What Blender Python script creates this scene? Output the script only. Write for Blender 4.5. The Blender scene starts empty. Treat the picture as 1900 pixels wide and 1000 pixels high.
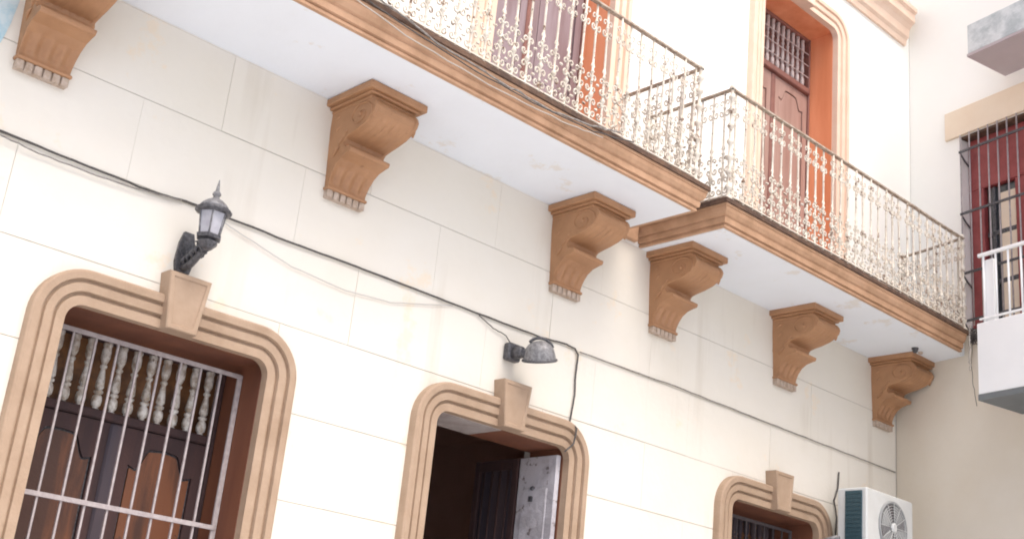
import bpy, math, random
from mathutils import Vector, Matrix, noise
random.seed(7)
S = bpy.context.scene
COL = S.collection

# ------------------------------------------------------------------ camera
cd = bpy.data.cameras.new('camera')
cam = bpy.data.objects.new('camera', cd)
COL.objects.link(cam)
cd.sensor_width = 36.0
cd.lens = 43.557
cd.clip_end = 2000
RR = ((0.71656556, -0.69051518, 0.09860318), (0.3002412, 0.17774544, -0.93715622), (0.62959433, 0.70113861, 0.33468736))
right, up, back = Vector(RR[0]), -Vector(RR[1]), -Vector(RR[2])
cam.matrix_world = Matrix(((right.x, up.x, back.x, 0), (right.y, up.y, back.y, 0), (right.z, up.z, back.z, 0), (0, 0, 0, 1)))
S.camera = cam

# ------------------------------------------------------------------ light
SUN_EL, SUN_AZ = math.radians(60), math.radians(188)      # azimuth: compass style, from +y clockwise
sd = Vector((math.sin(SUN_AZ) * math.cos(SUN_EL), math.cos(SUN_AZ) * math.cos(SUN_EL), math.sin(SUN_EL)))
w = bpy.data.worlds.new('World')
S.world = w
w.use_nodes = True
nt = w.node_tree
nt.nodes.clear()
sky = nt.nodes.new('ShaderNodeTexSky')
sky.sky_type = 'NISHITA'
sky.sun_disc = False
sky.sun_elevation = SUN_EL
sky.sun_rotation = SUN_AZ
sky.air_density = 1.0
sky.dust_density = 6.0
sky.ozone_density = 1.0
hs = nt.nodes.new('ShaderNodeHueSaturation')
hs.inputs['Saturation'].default_value = 1.0
bg = nt.nodes.new('ShaderNodeBackground')
bg.inputs['Strength'].default_value = 0.15
wo = nt.nodes.new('ShaderNodeOutputWorld')
nt.links.new(sky.outputs[0], hs.inputs['Color'])
nt.links.new(hs.outputs[0], bg.inputs[0])
nt.links.new(bg.outputs[0], wo.inputs[0])
sl = bpy.data.lights.new('sun', 'SUN')
sl.energy = 0.6
sl.angle = math.radians(35)
sl.color = (1.0, 0.985, 0.965)
so = bpy.data.objects.new('sun', sl)
COL.objects.link(so)
so.rotation_euler = sd.to_track_quat('Z', 'Y').to_euler()
S.view_settings.view_transform = 'Standard'
S.view_settings.look = 'None'
S.view_settings.gamma = 1
S.view_settings.use_curve_mapping = False
S.view_settings.exposure = 0.92
S.render.engine = 'CYCLES'
S.cycles.pixel_filter_type = 'BLACKMAN_HARRIS'
S.cycles.filter_width = 1.9
S.cycles.max_bounces = 8
S.cycles.diffuse_bounces = 5

GZ = -1.6      # ground level (the camera's eye is the origin)
W = 6.5        # front wall plane y

# ------------------------------------------------------------------ materials
def mat(name, col, rough=.75, col2=None, scale=6.0, amt=.5, bump=.0, bscale=40.0, metal=0.0, spots=None, streak=False, detail=5, drips=False):
    m = bpy.data.materials.new(name)
    m.use_nodes = True
    t = m.node_tree
    b = t.nodes['Principled BSDF']
    b.inputs['Roughness'].default_value = rough
    b.inputs['Metallic'].default_value = metal
    b.inputs['Base Color'].default_value = (*col, 1)
    tc = t.nodes.new('ShaderNodeTexCoord')
    src = tc.outputs['Object']
    geo = t.nodes.new('ShaderNodeNewGeometry')
    src = geo.outputs['Position']
    last = None
    if col2:
        mp = t.nodes.new('ShaderNodeMapping')
        if streak:
            mp.inputs['Scale'].default_value = (1, 1, .12)
        t.links.new(src, mp.inputs[0])
        n = t.nodes.new('ShaderNodeTexNoise')
        n.inputs['Scale'].default_value = scale
        n.inputs['Detail'].default_value = detail
        n.inputs['Roughness'].default_value = .62
        t.links.new(mp.outputs[0], n.inputs['Vector'])
        r = t.nodes.new('ShaderNodeValToRGB')
        r.color_ramp.elements[0].position = .5 - .25 * (1.15 - amt)
        r.color_ramp.elements[1].position = .5 + .3 * (1.15 - amt) + .02
        r.color_ramp.elements[0].color = (*col, 1)
        r.color_ramp.elements[1].color = (*col2, 1)
        t.links.new(n.outputs['Fac'], r.inputs[0])
        last = r.outputs[0]
    if spots:
        sc, thr, scol = spots
        n2 = t.nodes.new('ShaderNodeTexNoise')
        n2.inputs['Scale'].default_value = sc
        n2.inputs['Detail'].default_value = 6
        n2.inputs['Roughness'].default_value = .7
        t.links.new(src, n2.inputs['Vector'])
        r2 = t.nodes.new('ShaderNodeValToRGB')
        r2.color_ramp.elements[0].position = thr
        r2.color_ramp.elements[1].position = min(.99, thr + .05)
        r2.color_ramp.elements[0].color = (0, 0, 0, 1)
        r2.color_ramp.elements[1].color = (1, 1, 1, 1)
        t.links.new(n2.outputs['Fac'], r2.inputs[0])
        mx = t.nodes.new('ShaderNodeMixRGB')
        mx.inputs[1].default_value = (*col, 1)
        mx.inputs[2].default_value = (*scol, 1)
        if last:
            t.links.new(last, mx.inputs[1])
        t.links.new(r2.outputs[0], mx.inputs[0])
        last = mx.outputs[0]
    if drips:
        mp3 = t.nodes.new('ShaderNodeMapping')
        mp3.inputs['Scale'].default_value = (1, 1, .07)
        t.links.new(src, mp3.inputs[0])
        n4 = t.nodes.new('ShaderNodeTexNoise')
        n4.inputs['Scale'].default_value = 7.0
        n4.inputs['Detail'].default_value = 4
        t.links.new(mp3.outputs[0], n4.inputs['Vector'])
        n5 = t.nodes.new('ShaderNodeTexNoise')
        n5.inputs['Scale'].default_value = .9
        t.links.new(src, n5.inputs['Vector'])
        r4 = t.nodes.new('ShaderNodeValToRGB')
        r4.color_ramp.elements[0].position = .56
        r4.color_ramp.elements[1].position = .72
        r4.color_ramp.elements[1].color = (.55, .55, .55, 1)
        t.links.new(n4.outputs['Fac'], r4.inputs[0])
        r5 = t.nodes.new('ShaderNodeValToRGB')
        r5.color_ramp.elements[0].position = .48
        r5.color_ramp.elements[1].position = .62
        t.links.new(n5.outputs['Fac'], r5.inputs[0])
        mm = t.nodes.new('ShaderNodeMath'); mm.operation = 'MULTIPLY'
        t.links.new(r4.outputs[0], mm.inputs[0]); t.links.new(r5.outputs[0], mm.inputs[1])
        mx2 = t.nodes.new('ShaderNodeMixRGB')
        mx2.inputs[2].default_value = (col[0] * .78, col[1] * .74, col[2] * .68, 1)
        t.links.new(last, mx2.inputs[1]); t.links.new(mm.outputs[0], mx2.inputs[0])
        last = mx2.outputs[0]
    if last:
        t.links.new(last, b.inputs['Base Color'])
    if bump:
        n3 = t.nodes.new('ShaderNodeTexNoise')
        n3.inputs['Scale'].default_value = bscale
        n3.inputs['Detail'].default_value = 6
        t.links.new(src, n3.inputs['Vector'])
        bp = t.nodes.new('ShaderNodeBump')
        bp.inputs['Strength'].default_value = bump
        bp.inputs['Distance'].default_value = .004 if streak else .015
        t.links.new(n3.outputs['Fac'], bp.inputs['Height'])
        t.links.new(bp.outputs[0], b.inputs['Normal'])
    return m

M = {
    'wall': mat('wall_paint', (.75, .72, .655), .85, (.72, .68, .595), 1.1, .35, .22, 14, spots=(1.7, .60, (.76, .68, .56)), drips=True),
    'joint': mat('joint_plaster', (.57, .55, .51), .9, (.50, .48, .44), 5, .4),
    'upper': mat('lit_upper_paint', (.885, .88, .84), .85, (.865, .855, .81), 1.0, .4, .1, 8),  # albedo set above the lower wall's to paint in the brighter upper light
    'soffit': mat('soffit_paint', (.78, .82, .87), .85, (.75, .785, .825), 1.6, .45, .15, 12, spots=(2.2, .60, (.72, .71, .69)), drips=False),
    'peachup': mat('lit_peach_paint', (.80, .62, .49), .75, (.76, .56, .43), 5, .6, .1, 60),  # lighter copy of the peach; upper-storey brightness is put into the colour
    'peach': mat('peach_paint', (.40, .29, .205), .75, (.33, .23, .155), 5, .6, .18, 60, spots=(9, .72, (.36, .22, .14))),
    'terra': mat('ochre_brown_paint', (.41, .22, .112), .55, (.34, .175, .085), 4, .7, .12, 26, spots=(6, .64, (.27, .14, .07))),
    'fascia': mat('fascia_paint', (.51, .31, .19), .7, (.40, .235, .135), 6, .7, .2, 50, spots=(9, .7, (.27, .15, .085))),
    'edge': mat('slab_edge_grime', (.07, .04, .028), .85, (.14, .08, .05), 12, .7, .3, 60),
    'dentil': mat('dentil_plaster', (.50, .41, .34), .85, (.36, .27, .20), 30, .7, .3, 80),
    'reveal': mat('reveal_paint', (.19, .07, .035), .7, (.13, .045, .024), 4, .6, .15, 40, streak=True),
    'reveal_up': mat('lit_reveal_orange_paint', (.86, .36, .19), .7, (.72, .25, .11), 4, .6, .15, 40, streak=True),  # lit copy of the reveal paint, upper-storey light mixed into its colour
    'concrete': mat('reveal_plaster', (.42, .38, .36), .85, (.33, .28, .26), 8, .6, .3, 40),
    'wood': mat('dark_wood', (.035, .018, .019), .8, (.055, .025, .023), 9, .8, .3, 60, streak=True),
    'wood2': mat('worn_wood', (.055, .021, .012), .6, (.15, .052, .020), 6, .95, .3, 60, streak=True, spots=(14, .64, (.04, .020, .018))),
    'woodc': mat('stile_wood', (.045, .038, .052), .75, (.07, .048, .052), 9, .8, .2, 60, streak=True),
    'pink': mat('lit_door_paint', (.42, .27, .225), .65, (.32, .185, .15), 6, .7, .2, 50, streak=True),  # brown leaf colour lightened to carry the strong light upstairs
    'pinkd': mat('lit_door_frame', (.26, .115, .09), .6, (.20, .085, .07), 8, .7, .2, 50),  # frame tone raised likewise, the upper light painted into it
    'lilac': mat('lit_lilac_door', (.30, .235, .255), .65, (.22, .15, .155), 6, .8, .2, 50, streak=True),  # lilac lifted in tone: the bright upper light is part of this colour
    'silver': mat('spindle_paint', (.62, .60, .56), .35, (.30, .24, .18), 22, .8, .1, 60, spots=(26, .62, (.12, .08, .05))),
    'spin_up': mat('spindle_lit', (.58, .50, .48), .5, (.45, .36, .34), 18, .6),  # spindle tone with the upper storey's brightness painted in
    'glassd': mat('transom_backing', (.12, .055, .025), .5, (.24, .11, .04), 7, .8),
    'grille': mat('grille_paint', (.42, .38, .38), .5, (.31, .265, .265), 30, .6, .2, 90),
    'grilled': mat('grille_dark', (.10, .09, .10), .5, (.065, .055, .06), 30, .6, .2, 90),
    'iron': mat('white_painted_iron', (.70, .66, .58), .6, (.56, .49, .40), 14, .6, .3, 120, spots=(13, .575, (.17, .10, .06))),
    'rail': mat('weathered_rail', (.33, .25, .19), .65, (.50, .44, .36), 25, .8, .3, 120),
    'black': mat('black_metal', (.03, .03, .036), .45, (.12, .12, .13), 60, .6, .2, 90),
    'greym': mat('aged_grey_metal', (.25, .25, .26), .5, (.13, .13, .135), 40, .8, .15, 90, metal=.2),
    'lens': mat('frosted_glass', (.44, .44, .48), .2, (.34, .34, .38), 20, .6),
    'cablep': mat('pale_wire', (.45, .44, .43), .6),
    'cable': mat('black_cable', (.045, .042, .04), .6, (.11, .10, .095), 90, .7),
    'cablew': mat('pale_cable', (.46, .42, .37), .6),
    'cableg': mat('grey_cable', (.30, .28, .26), .6, (.18, .16, .14), 40, .6),
    'acw': mat('ac_casing', (.60, .62, .62), .45, (.55, .56, .55), 5, .5),
    'acteal': mat('ac_coil', (.025, .065, .085), .5, (.04, .085, .105), 60, .6),
    'acgrey': mat('ac_fan_plastic', (.28, .29, .295), .5),
    'maroon': mat('maroon_paint', (.30, .06, .06), .5, (.22, .04, .04), 8, .6, .1, 50),
    'cream': mat('cream_plaster', (.78, .67, .53), .85, (.74, .61, .47), 2.0, .6, .12, 20),
    'tanwall': mat('neighbour_wall', (.71, .655, .565), .85, (.66, .59, .485), .9, .5, .12, 10),
    'mottle': mat('weathered_slab', (.60, .63, .63), .85, (.40, .44, .45), 5, .8, .3, 30),
    'under': mat('slab_underside', (.46, .40, .41), .85, (.42, .36, .37), 3, .5),
    'underd': mat('dark_underside', (.17, .185, .19), .8, (.14, .15, .155), 3, .5),
    'bwhite': mat('white_balcony_paint', (.84, .85, .85), .7, (.80, .81, .81), 2, .5, .05, 20),
    'blue': mat('pale_blue_paint', (.33, .53, .62), .85, (.56, .66, .69), 7, .9, .1, 30),
    'peel': mat('peeling_white_paint', (.50, .49, .525), .6, (.38, .365, .39), 5, .9, .5, 30, spots=(11, .60, (.17, .145, .14))),
    'room': mat('dark_room_plaster', (.42, .29, .25), .9, (.36, .25, .21), 2, .5),
    'ground': mat('pale_paving', (.60, .615, .64), .9, (.55, .565, .59), 1.5, .6, .2, 10),
    'glass': mat('window_glass', (.05, .055, .06), .06),
}

# ------------------------------------------------------------------ helpers
ORG = {}
def tag(o, label=None, cat=None, group=None, kind=None):
    if label: o['label'] = label
    if cat: o['category'] = cat
    if group: o['group'] = group
    if kind: o['kind'] = kind
    return o
def empty(name, org, parent=None, label=None, cat=None, group=None):
    o = bpy.data.objects.new(name, None)
    o.empty_display_size = .1
    COL.objects.link(o)
    if parent:
        o.parent = parent
        o.location = Vector(org) - ORG[parent.name]
    else:
        o.location = org
    ORG[o.name] = Vector(org)
    return tag(o, label, cat, group)

class MB:
    def __init__(s):
        s.v, s.f, s.sm = [], [], []
    def add(s, vs, fs, smooth=False):
        b = len(s.v)
        s.v += [Vector(v) for v in vs]
        s.f += [tuple(i + b for i in f) for f in fs]
        s.sm += [smooth] * len(fs)
    def box(s, x0, x1, y0, y1, z0, z1):
        vs = [(x, y, z) for x in (x0, x1) for y in (y0, y1) for z in (z0, z1)]
        s.add(vs, [(0, 1, 3, 2), (4, 6, 7, 5), (0, 4, 5, 1), (2, 3, 7, 6), (0, 2, 6, 4), (1, 5, 7, 3)])
    def bbox(s, x0, x1, y0, y1, z0, z1, b=.004):
        # box with chamfered edges (hull of three inset boxes)
        b = min(b, (x1 - x0) * .4, (y1 - y0) * .4, (z1 - z0) * .4)
        vs, fs = [], []
        xs, ys, zs = (x0, x1), (y0, y1), (z0, z1)
        idx = {}
        for i in (0, 1):
            for j in (0, 1):
                for k in (0, 1):
                    sx, sy, sz = (b, -b)[i], (b, -b)[j], (b, -b)[k]
                    for a in range(3):
                        p = [xs[i] + sx, ys[j] + sy, zs[k] + sz]
                        p[a] = (xs[i], ys[j], zs[k])[a]
                        idx[(i, j, k, a)] = len(vs)
                        vs.append(p)
        I = lambda i, j, k, a: idx[(i, j, k, a)]
        for i in (0, 1):
            q = [I(i, 0, 0, 0), I(i, 1, 0, 0), I(i, 1, 1, 0), I(i, 0, 1, 0)]; fs.append(tuple(q if i else q[::-1]))
            q = [I(0, i, 0, 1), I(0, i, 1, 1), I(1, i, 1, 1), I(1, i, 0, 1)]; fs.append(tuple(q if i else q[::-1]))
            q = [I(0, 0, i, 2), I(1, 0, i, 2), I(1, 1, i, 2), I(0, 1, i, 2)]; fs.append(tuple(q if i else q[::-1]))
        for j in (0, 1):
            for k in (0, 1):
                q = [I(0, j, k, 1), I(1, j, k, 1), I(1, j, k, 2), I(0, j, k, 2)]; fs.append(tuple(q))
                q = [I(j, 0, k, 0), I(j, 1, k, 0), I(j, 1, k, 2), I(j, 0, k, 2)]; fs.append(tuple(q))
                q = [I(j, k, 0, 0), I(j, k, 1, 0), I(j, k, 1, 1), I(j, k, 0, 1)]; fs.append(tuple(q))
        for i in (0, 1):
            for j in (0, 1):
                for k in (0, 1):
                    fs.append((I(i, j, k, 0), I(i, j, k, 1), I(i, j, k, 2)))
        s.add(vs, fs)
    def tube(s, pts, r, n=6, closed=False, smooth=True):
        pts = [Vector(p) for p in pts]
        m = len(pts)
        rs = r if isinstance(r, (list, tuple)) else [r] * m
        prev = None
        base = len(s.v)
        for i, p in enumerate(pts):
            a = pts[(i - 1) % m] if (closed or i) else p
            b = pts[(i + 1) % m] if (closed or i < m - 1) else p
            d = (b - a)
            d = d.normalized() if d.length > 1e-9 else Vector((0, 0, 1))
            if prev is None:
                q = Vector((0, 0, 1)) if abs(d.z) < .9 else Vector((1, 0, 0))
                u = d.cross(q).normalized()
            else:
                u = (prev - d * prev.dot(d)).normalized()
            prev = u
            v = d.cross(u)
            for k in range(n):
                t = 2 * math.pi * k / n
                s.v.append(p + (u * math.cos(t) + v * math.sin(t)) * rs[i])
        for i in range(m if closed else m - 1):
            for k in range(n):
                a = base + i * n + k; b = base + i * n + (k + 1) % n
                c = base + ((i + 1) % m) * n + (k + 1) % n; d2 = base + ((i + 1) % m) * n + k
                s.f.append((a, b, c, d2)); s.sm.append(smooth)
        if not closed:
            s.f.append(tuple(base + k for k in range(n))[::-1]); s.sm.append(False)
            s.f.append(tuple(base + (m - 1) * n + k for k in range(n))); s.sm.append(False)
    def lathe(s, prof, c, n=12, axis='z', smooth=True):
        # prof: list of (radius, height)
        base = len(s.v)
        for r, h in prof:
            for k in range(n):
                t = 2 * math.pi * k / n
                a, b = r * math.cos(t), r * math.sin(t)
                if axis == 'z': p = (c[0] + a, c[1] + b, c[2] + h)
                elif axis == 'y': p = (c[0] + a, c[1] + h, c[2] + b)
                else: p = (c[0] + h, c[1] + a, c[2] + b)
                s.v.append(Vector(p))
        for i in range(len(prof) - 1):
            for k in range(n):
                s.f.append((base + i * n + k, base + i * n + (k + 1) % n, base + (i + 1) * n + (k + 1) % n, base + (i + 1) * n + k)); s.sm.append(smooth)
        s.f.append(tuple(base + k for k in range(n))[::-1]); s.sm.append(False)
        s.f.append(tuple(base + (len(prof) - 1) * n + k for k in range(n))); s.sm.append(False)
    def prism(s, poly, y0, y1, plane='xz'):
        # poly in the xz (or yz) plane, extruded along the other axis
        n = len(poly)
        if plane == 'xz':
            vs = [(p[0], y0, p[1]) for p in poly] + [(p[0], y1, p[1]) for p in poly]
        else:
            vs = [(y0, p[0], p[1]) for p in poly] + [(y1, p[0], p[1]) for p in poly]
        fs = [tuple(range(n)), tuple(range(2 * n - 1, n - 1, -1))]
        fs += [(i, i + n, (i + 1) % n + n, (i + 1) % n) for i in range(n)]
        s.add(vs, fs)
    def build(s, name, m, parent=None, org=None, fix=True):
        po = ORG[parent.name] if parent else Vector((0, 0, 0))
        og = Vector(org) if org is not None else po
        me = bpy.data.meshes.new(name)
        me.from_pydata([tuple(v - og) for v in s.v], [], s.f)
        if fix:
            import bmesh
            bm = bmesh.new(); bm.from_mesh(me)
            bmesh.ops.recalc_face_normals(bm, faces=bm.faces)
            bm.to_mesh(me); bm.free()
        me.polygons.foreach_set('use_smooth', s.sm)
        me.materials.append(M[m])
        o = bpy.data.objects.new(name, me)
        COL.objects.link(o)
        if parent:
            o.parent = parent
            o.location = og - po
        else:
            o.location = og
        ORG[o.name] = og
        return o

def copy_part(o, delta, parent):
    c = o.copy()
    COL.objects.link(c)
    c.parent = parent
    c.location = o.location + Vector(delta)
    return c
def copy_tree(o, delta, parent=None):
    c = o.copy(); COL.objects.link(c); c.parent = parent
    c.location = o.location + Vector(delta)
    for ch in [k for k in o.children]:
        copy_tree(ch, (0, 0, 0), c)
    ORG[c.name] = ORG[o.name] + Vector(delta)
    return c

def rect_minus(r, holes):
    out = [r]
    for hx0, hx1, hz0, hz1 in holes:
        nx = []
        for (x0, x1, z0, z1) in out:
            if hx1 <= x0 or hx0 >= x1 or hz1 <= z0 or hz0 >= z1:
                nx.append((x0, x1, z0, z1)); continue
            if hx0 > x0: nx.append((x0, hx0, z0, z1))
            if hx1 < x1: nx.append((hx1, x1, z0, z1))
            a, b = max(x0, hx0), min(x1, hx1)
            if hz0 > z0: nx.append((a, b, z0, hz0))
            if hz1 < z1: nx.append((a, b, hz1, z1))
        out = nx
    return out

# ------------------------------------------------------------------ ground
g = MB()
g.box(-400, 400, -400, 400, GZ - .3, GZ)
tag(g.build('ground', 'ground'), kind='structure')

# ------------------------------------------------------------------ the corner house
house = empty('house', (5, W, GZ), label='cream two-storey corner house with ochre window surrounds, corbels and iron balconies', cat='house')

OPEN_HW = .655
LOW = [(3.235, 1.87, -.55), (5.915, 1.90, GZ + .12), (9.245, 1.905, -.55)]      # centre x, opening top, opening bottom
UP = [(6.01, 7.2, 3.95), (9.465, 7.2, 3.95)]
XL, XR = -4.0, 11.34
holes = [(cx - OPEN_HW - .03, cx + OPEN_HW + .03, z0 - .02, z1 + .03) for cx, z1, z0 in LOW + UP]
wb = MB()
for r in rect_minus((XL, XR + .36, GZ, 9.4), holes):
    wb.box(r[0], r[1], W + .006, W + .48, r[2], r[3])
wall = wb.build('wall', 'joint', house)
# scored blocks of the ground floor: each a piece of its own, joints recessed
row_h, L = .5345, 1.1725
zj = [3.742 - row_h * k for k in range(11)]
gap = .003
for k in range(10):
    z1, z0 = zj[k], zj[k + 1]
    if z1 < GZ: continue
    z0 = max(z0, GZ)
    x = 3.30 + (0 if k % 2 == 0 else -.53) - L * 7
    while x < XR:
        a, b = max(x, XL), min(x + L, XR)
        if b - a > .05:
            # each window's surround covers the cut edge of its blocks
            ja, jb, jc = (random.uniform(-.0012, .0012) for _ in range(3))
            rs = rect_minus((a + gap * .35 + ja, b - gap * .35 + ja, z0 + gap + jb * .8, z1 - gap + jc * .8), holes)
            if rs:
                m = MB()
                j = random.uniform(-.0012, .0012)
                for r in rs:
                    m.box(r[0], r[1], W + j, W + .012, r[2], r[3])
                m.build('wall_block', 'wall', wall)
        x += L
# plain render of the upper floor
ub = MB()
for r in rect_minus((XL, XR + .34, 3.742, 9.4), [h for h in holes]):
    ub.box(r[0], r[1], W, W + .012, r[2], r[3])
ub.build('upper_render', 'upper', wall)

# --- moulded surround
SUR = [(0, -.02), (0, .045), (.052, .047), (.058, .030), (.070, .030), (.076, .058), (.122, .062), (.129, .045), (.141, .045), (.147, .072), (.185, .075), (.197, .066), (.2, .05), (.2, 0), (.2, -.01)]
def surround(parent, cx, zt, zb, m, R=.10):
    path = []
    hw = OPEN_HW
    path.append((-hw, zb, -1, 0)); path.append((-hw, zt - R, -1, 0))
    for i in range(1, 12):
        t = math.pi - i * math.pi / 2 / 12
        path.append((-hw + R + R * math.cos(t), zt - R + R * math.sin(t), math.cos(t), math.sin(t)))
    path.append((-hw + R, zt, 0, 1)); path.append((hw - R, zt, 0, 1))
    for i in range(1, 12):
        t = math.pi / 2 - i * math.pi / 2 / 12
        path.append((hw - R + R * math.cos(t), zt - R + R * math.sin(t), math.cos(t), math.sin(t)))
    path.append((hw, zt - R, 1, 0)); path.append((hw, zb, 1, 0))
    mb = MB()
    n = len(SUR)
    for (x, z, nx, nz) in path:
        for (u, d) in SUR:
            mb.v.append(Vector((cx + x + nx * u, W - d, z + nz * u)))
    for i in range(len(path) - 1):
        for k in range(n - 1):
            mb.f.append((i * n + k, i * n + k + 1, (i + 1) * n + k + 1, (i + 1) * n + k)); mb.sm.append(False)
    mb.f.append(tuple(range(n))); mb.sm.append(False)
    mb.f.append(tuple((len(path) - 1) * n + k for k in range(n))[::-1]); mb.sm.append(False)
    # the corner spandrel behind the rounded inner corner
    return mb.build('surround', m, parent)
def keystone(parent, cx, zt, m):
    mb = MB()
    z0, z1 = zt - .005, zt + .335
    def ring(s_, y):
        return [(cx - (.098 - s_), y, z0 + s_), (cx + (.098 - s_), y, z0 + s_), (cx + (.138 - s_), y, z1 - s_), (cx - (.138 - s_), y, z1 - s_)]
    rings = [ring(0, W + .0), ring(0, W - .112), ring(.006, W - .12), ring(.028, W - .12), ring(.034, W - .112)]
    vs = [p for r in rings for p in r]
    fs = []
    for i in range(len(rings) - 1):
        for k in range(4):
            fs.append((i * 4 + k, i * 4 + (k + 1) % 4, (i + 1) * 4 + (k + 1) % 4, (i + 1) * 4 + k))
    fs.append((0, 3, 2, 1)); e = (len(rings) - 1) * 4; fs.append((e, e + 1, e + 2, e + 3))
    mb.add(vs, fs)
    return mb.build('keystone', m, parent)
def reveal(parent, cx, zt, zb, dep, m, soff=None):
    hw = OPEN_HW
    mb = MB()
    mb.box(cx - hw - .029, cx - hw + .004, W + .021, W + dep, zb, zt)
    mb.build('jamb', m, parent)
    mb = MB()
    mb.box(cx + hw - .004, cx + hw + .029, W + .021, W + dep, zb, zt)
    mb.build('jamb', m, parent)
    mb = MB()
    if soff:
        mb.box(cx - hw + .004, cx, W + .021, W + dep, zt - .004, zt + .029)
        mb.build('lintel', soff, parent)
        mb = MB()
        mb.box(cx + .0005, cx + hw - .004, W + .021, W + dep, zt - .004, zt + .029)
    else:
        mb.box(cx - hw + .004, cx + hw - .004, W + .021, W + dep, zt - .004, zt + .029)
    mb.build('lintel', m, parent)
    mb = MB()
    mb.box(cx - hw - .05, cx + hw + .05, W - .06, W + dep, zb - .07, zb - .0005)
    mb.build('sill', m, parent)

SPIN = [(.020, 0), (.024, .015), (.016, .03), (.030, .06), (.034, .12), (.030, .19), (.017, .225), (.030, .245), (.030, .275), (.017, .29), (.030, .33), (.027, .42), (.020, .53), (.015, .60), (.024, .625), (.024, .65), (.014, .67), (.022, .71), (.030, .76), (.031, .86), (.026, .93), (.030, .95), (.030, 1)]
def spindles(parent, x0, x1, y, z0, z1, n, m, sc_=.93):
    h = z1 - z0
    first = None
    for i in range(n):
        x = x0 + (x1 - x0) * (i + .5) / n
        if first is None:
            mb = MB()
            mb.lathe([(r * sc_, t * h) for r, t in SPIN], (x, y, z0), 10)
            first = mb.build('spindle', m, parent, org=(x, y, z0)); fx = x
        else:
            c = copy_part(first, (x - fx, 0, 0), parent)
            c.rotation_euler = (0, 0, random.uniform(0, 3))

def ogee(x, a, z0, h):
    t = abs(x) / a
    if t > .80: return z0 + h * .10 * (t - .80) / .2
    if t > .42:
        q = (t - .42) / .38
        return z0 + h * (1 - (q * q * (3 - 2 * q)))
    return z0 + h * (1 + .06 * (1 - (t / .42) ** 2))
def shutter_leaf(parent, x0, x1, y, z0, z1, mf, mp, h=.13, lower=True):
    """board-and-panel leaf between x0..x1; front face at y"""
    st = .075
    # back board, deep in the groove
    mb = MB(); mb.box(x0 + .003, x1 - .003, y + .022, y + .045, z0, z1)
    mb.build('leaf_board', 'black' if mf == 'wood' else mf, parent)
    zr = z1 - .10 - h              # shoulder of the arch
    a = (x1 - x0) / 2 - st; cx = (x0 + x1) / 2
    fr = MB()
    fr.box(x0, x0 + st, y, y + .021, z0, z1)
    fr.box(x1 - st, x1, y, y + .021, z0, z1)
    N = 44
    xs = [cx - a + 2 * a * i / N for i in range(N + 1)]
    top = [(x, z1) for x in xs][::-1]
    bot = [(x, ogee(x - cx, a * .97, zr, h)) for x in xs]
    vs, fs = [], []
    for i in range(N):
        q = [(xs[i], bot[i][1]), (xs[i + 1], bot[i + 1][1]), (xs[i + 1], z1), (xs[i], z1)]
        b = len(vs)
        vs += [(p[0], y, p[1]) for p in q] + [(p[0], y + .021, p[1]) for p in q]
        fs += [(b, b + 1, b + 2, b + 3), (b + 4, b + 7, b + 6, b + 5), (b, b + 4, b + 5, b + 1)]
    fr.add(vs, fs)
    zm = None
    if lower:
        zm = z0 + (z1 - z0) * .34
        fr.box(x0 + st, x1 - st, y, y + .021, zm, zm + .11)
        fr.box(x0 + st, x1 - st, y, y + .021, z0, z0 + .12)
    fr.build('leaf_frame', mf, parent, fix=False)
    gp = .014
    def panel(zb, arched):
        aa = a - gp
        if arched:
            outl = [(cx - aa, zb), (cx + aa, zb)] + [(cx + aa - 2 * aa * i / N, ogee(aa - 2 * aa * i / N, a * .93, zr - gp, h)) for i in range(N + 1)]
        else:
            outl = [(cx - aa, zb), (cx + aa, zb), (cx + aa, zm - gp), (cx - aa, zm - gp)]
        cz = sum(p[1] for p in outl) / len(outl)
        m1 = MB(); m1.prism(outl, y + .008, y + .0215)
        return m1.build('leaf_panel', mp, parent)
    panel((zm + .11 + gp) if lower else z0 + gp, True)
    if lower:
        panel2 = MB(); panel2.bbox(x0 + st + gp, x1 - st - gp, y + .004, y + .0215, z0 + .12 + gp, zm - gp, .01)
        panel2.build('leaf_panel', mp, parent)

def grille(parent, x0, x1, y, z0, z1, bars, hz, m, r=.0062):
    first = None
    for bx in bars:
        if first is None:
            mb = MB(); mb.box(bx - r, bx + r, y - r, y + r, z0 + .001, z1 - .012)
            first = mb.build('grille_bar', m, parent, org=(bx, y, z0)); fx = bx
        else:
            copy_part(first, (bx - fx, 0, 0), parent)
    for z in hz:
        mb = MB(); mb.bbox(x0, x1, y - .017, y - .0085, z - .014, z + .014, .002)
        mb.build('grille_rail', m, parent)
    mb = MB()
    for xx in (x0, x1):
        mb = MB(); mb.bbox(xx - .016, xx + .016, y - .0082, y + .012, z0, z1, .003)
        mb.build('grille_post', m, parent)

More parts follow.
